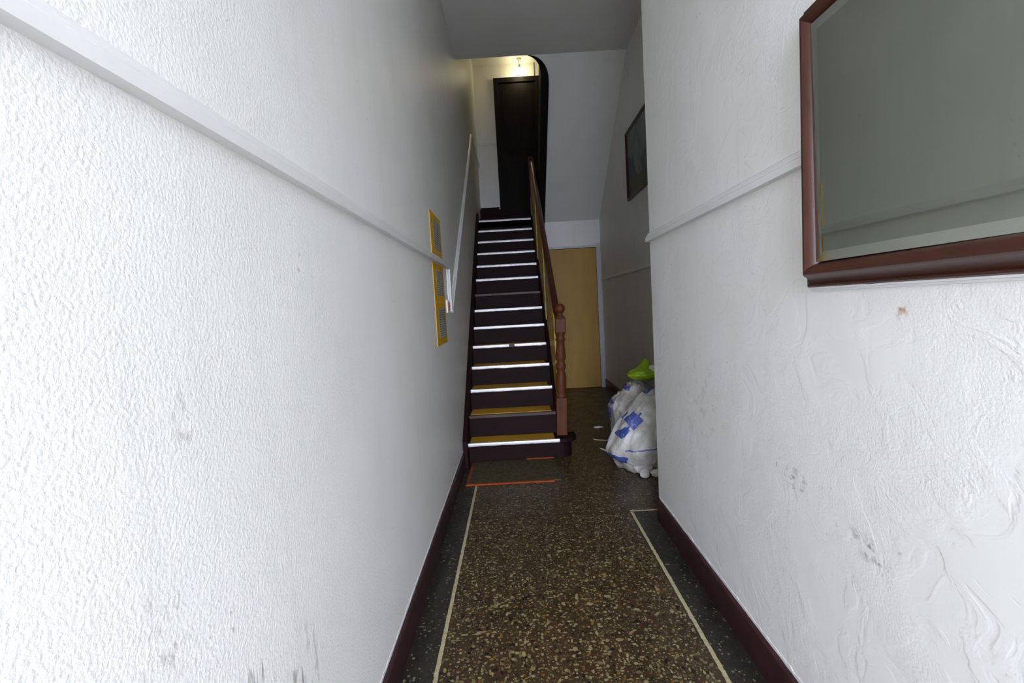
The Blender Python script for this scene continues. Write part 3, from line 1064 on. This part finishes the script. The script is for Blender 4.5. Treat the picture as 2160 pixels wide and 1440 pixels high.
bk = build('rubbish_bag', blob((0.965, 4.02, 0.285), (0.225, 0.175, 0.292), 0.095, 3.3, sh_back), MT['bag_back'], at=(0.965, 3.98, 0),
           label='taller translucent rubbish bag behind, with pale contents showing', cat='rubbish bag', group='rubbish bags in the recess', smooth=True)
fb_o = build('rubbish_bag', blob((0.90, 3.58, 0.27), (0.255, 0.185, 0.31), 0.10, 8.1, sh_front), MT['bag_front'], at=(0.90, 3.60, 0),
             label='white rubbish bag with blue printed blocks sagging in front', cat='rubbish bag', group='rubbish bags in the recess', smooth=True)
# knotted corner of the front bag reaching the floor
kn = MB()
rs = []
for i in range(9):
    t = i / 8
    c = Vector((0.862 - 0.012 * t, 3.46 - 0.085 * t, 0.075 - 0.055 * t))
    r0 = 0.052 * (1 - t) + 0.016 + 0.012 * math.sin(t * 9)
    rs.append([c + Vector((r0 * math.cos(a) * (1 + 0.25 * mnoise.noise(Vector((a, t * 4, 1)))), 0.3 * r0 * math.sin(a), max(-c.z + 0.002, r0 * 0.8 * math.sin(a)))) for a in [2 * math.pi * k / 14 for k in range(14)]])
build('knot', kn.rings(rs), MT['bag_front'], fb_o, smooth=True)
ear = MB()
rs = []
for i in range(8):
    t = i / 7
    c = Vector((0.70 - 0.075 * t, 3.62 - 0.02 * t, 0.145 + 0.03 * t + 0.012 * math.sin(t * 6)))
    r0 = 0.022 * (1 - t) + 0.005
    rs.append([c + Vector((0, r0 * math.cos(a), 0.6 * r0 * math.sin(a))) for a in [2 * math.pi * k / 8 for k in range(8)]])
build('bag_ear', ear.rings(rs), MT['bag_front'], fb_o, smooth=True)


def sh_green(q, d):
    q = q.copy()
    if q.z > 0:
        pk = math.exp(-((q.x + 0.015) / 0.05) ** 2 - (q.y / 0.06) ** 2)
        q.z = q.z * 0.45 + 0.085 * pk * d.z
    else:
        q.z *= 0.8
    return q


gb_o = build('carrier_bag', blob((1.055, 3.99, 0.656), (0.155, 0.11, 0.075), 0.16, 5.5, sh_green, sub=4), MT['bag_green'], at=(1.055, 3.99, 0.58),
             label='crumpled lime green carrier bag lying on top of the rubbish bags', cat='carrier bag', smooth=True)


def crumple(name, c, r, seed, mat, label, cat, sub=3, parent=None):
    import bmesh
    bm = bmesh.new()
    bmesh.ops.create_icosphere(bm, subdivisions=sub, radius=1.0)
    mb = MB()
    for v in bm.verts:
        d = v.co.normalized()
        k = 1 + 0.45 * mnoise.noise(d * 2.3 + Vector((seed, 1, 2))) + 0.25 * mnoise.noise(d * 6 + Vector((seed, 4, 2)))
        q = Vector((d.x * r[0], d.y * r[1], d.z * r[2])) * k + Vector(c)
        mb.v.append((q.x, q.y, q.z))
    bm.verts.index_update()
    mb.f = [tuple(v.index for v in f_.verts) for f_ in bm.faces]
    bm.free()
    if parent is None:
        zm = min(v[2] for v in mb.v)
        if c[2] < 0.1:
            mb.v = [(x, y_, z - zm) for x, y_, z in mb.v]
    return build(name, mb, mat, parent, label=label, cat=cat)


crumple('tissue', (1.105, 3.93, 0.685), (0.05, 0.035, 0.045), 2.2, MT['paper'], None, None, parent=gb_o)
crumple('crumpled_paper', (0.935, 3.40, 0.03), (0.032, 0.026, 0.024), 4.0, MT['paper'], 'small crumpled white paper ball on the floor beside the printed bag', 'paper')
crumple('paper_scrap', (0.77, 4.83, 0.01), (0.045, 0.02, 0.008), 6.0, MT['paper'], 'small white paper scrap on the dark floor behind the bags', 'paper')
sp_ = MB().tube([(0.655, 4.42, 0.005), (0.70, 4.38, 0.006), (0.78, 4.36, 0.005)], 0.0045, 6)
build('litter_strip', sp_, MT['straw'], label='thin pale strip of litter on the floor beside the bags', cat='litter')
sp_ = MB().tube([(0.665, 4.13, 0.006), (0.70, 4.05, 0.008), (0.73, 4.00, 0.006)], [0.004, 0.008, 0.005], 6)
build('litter_strip', sp_, MT['paper'], label='short twisted white strip of litter touching the bags', cat='litter')
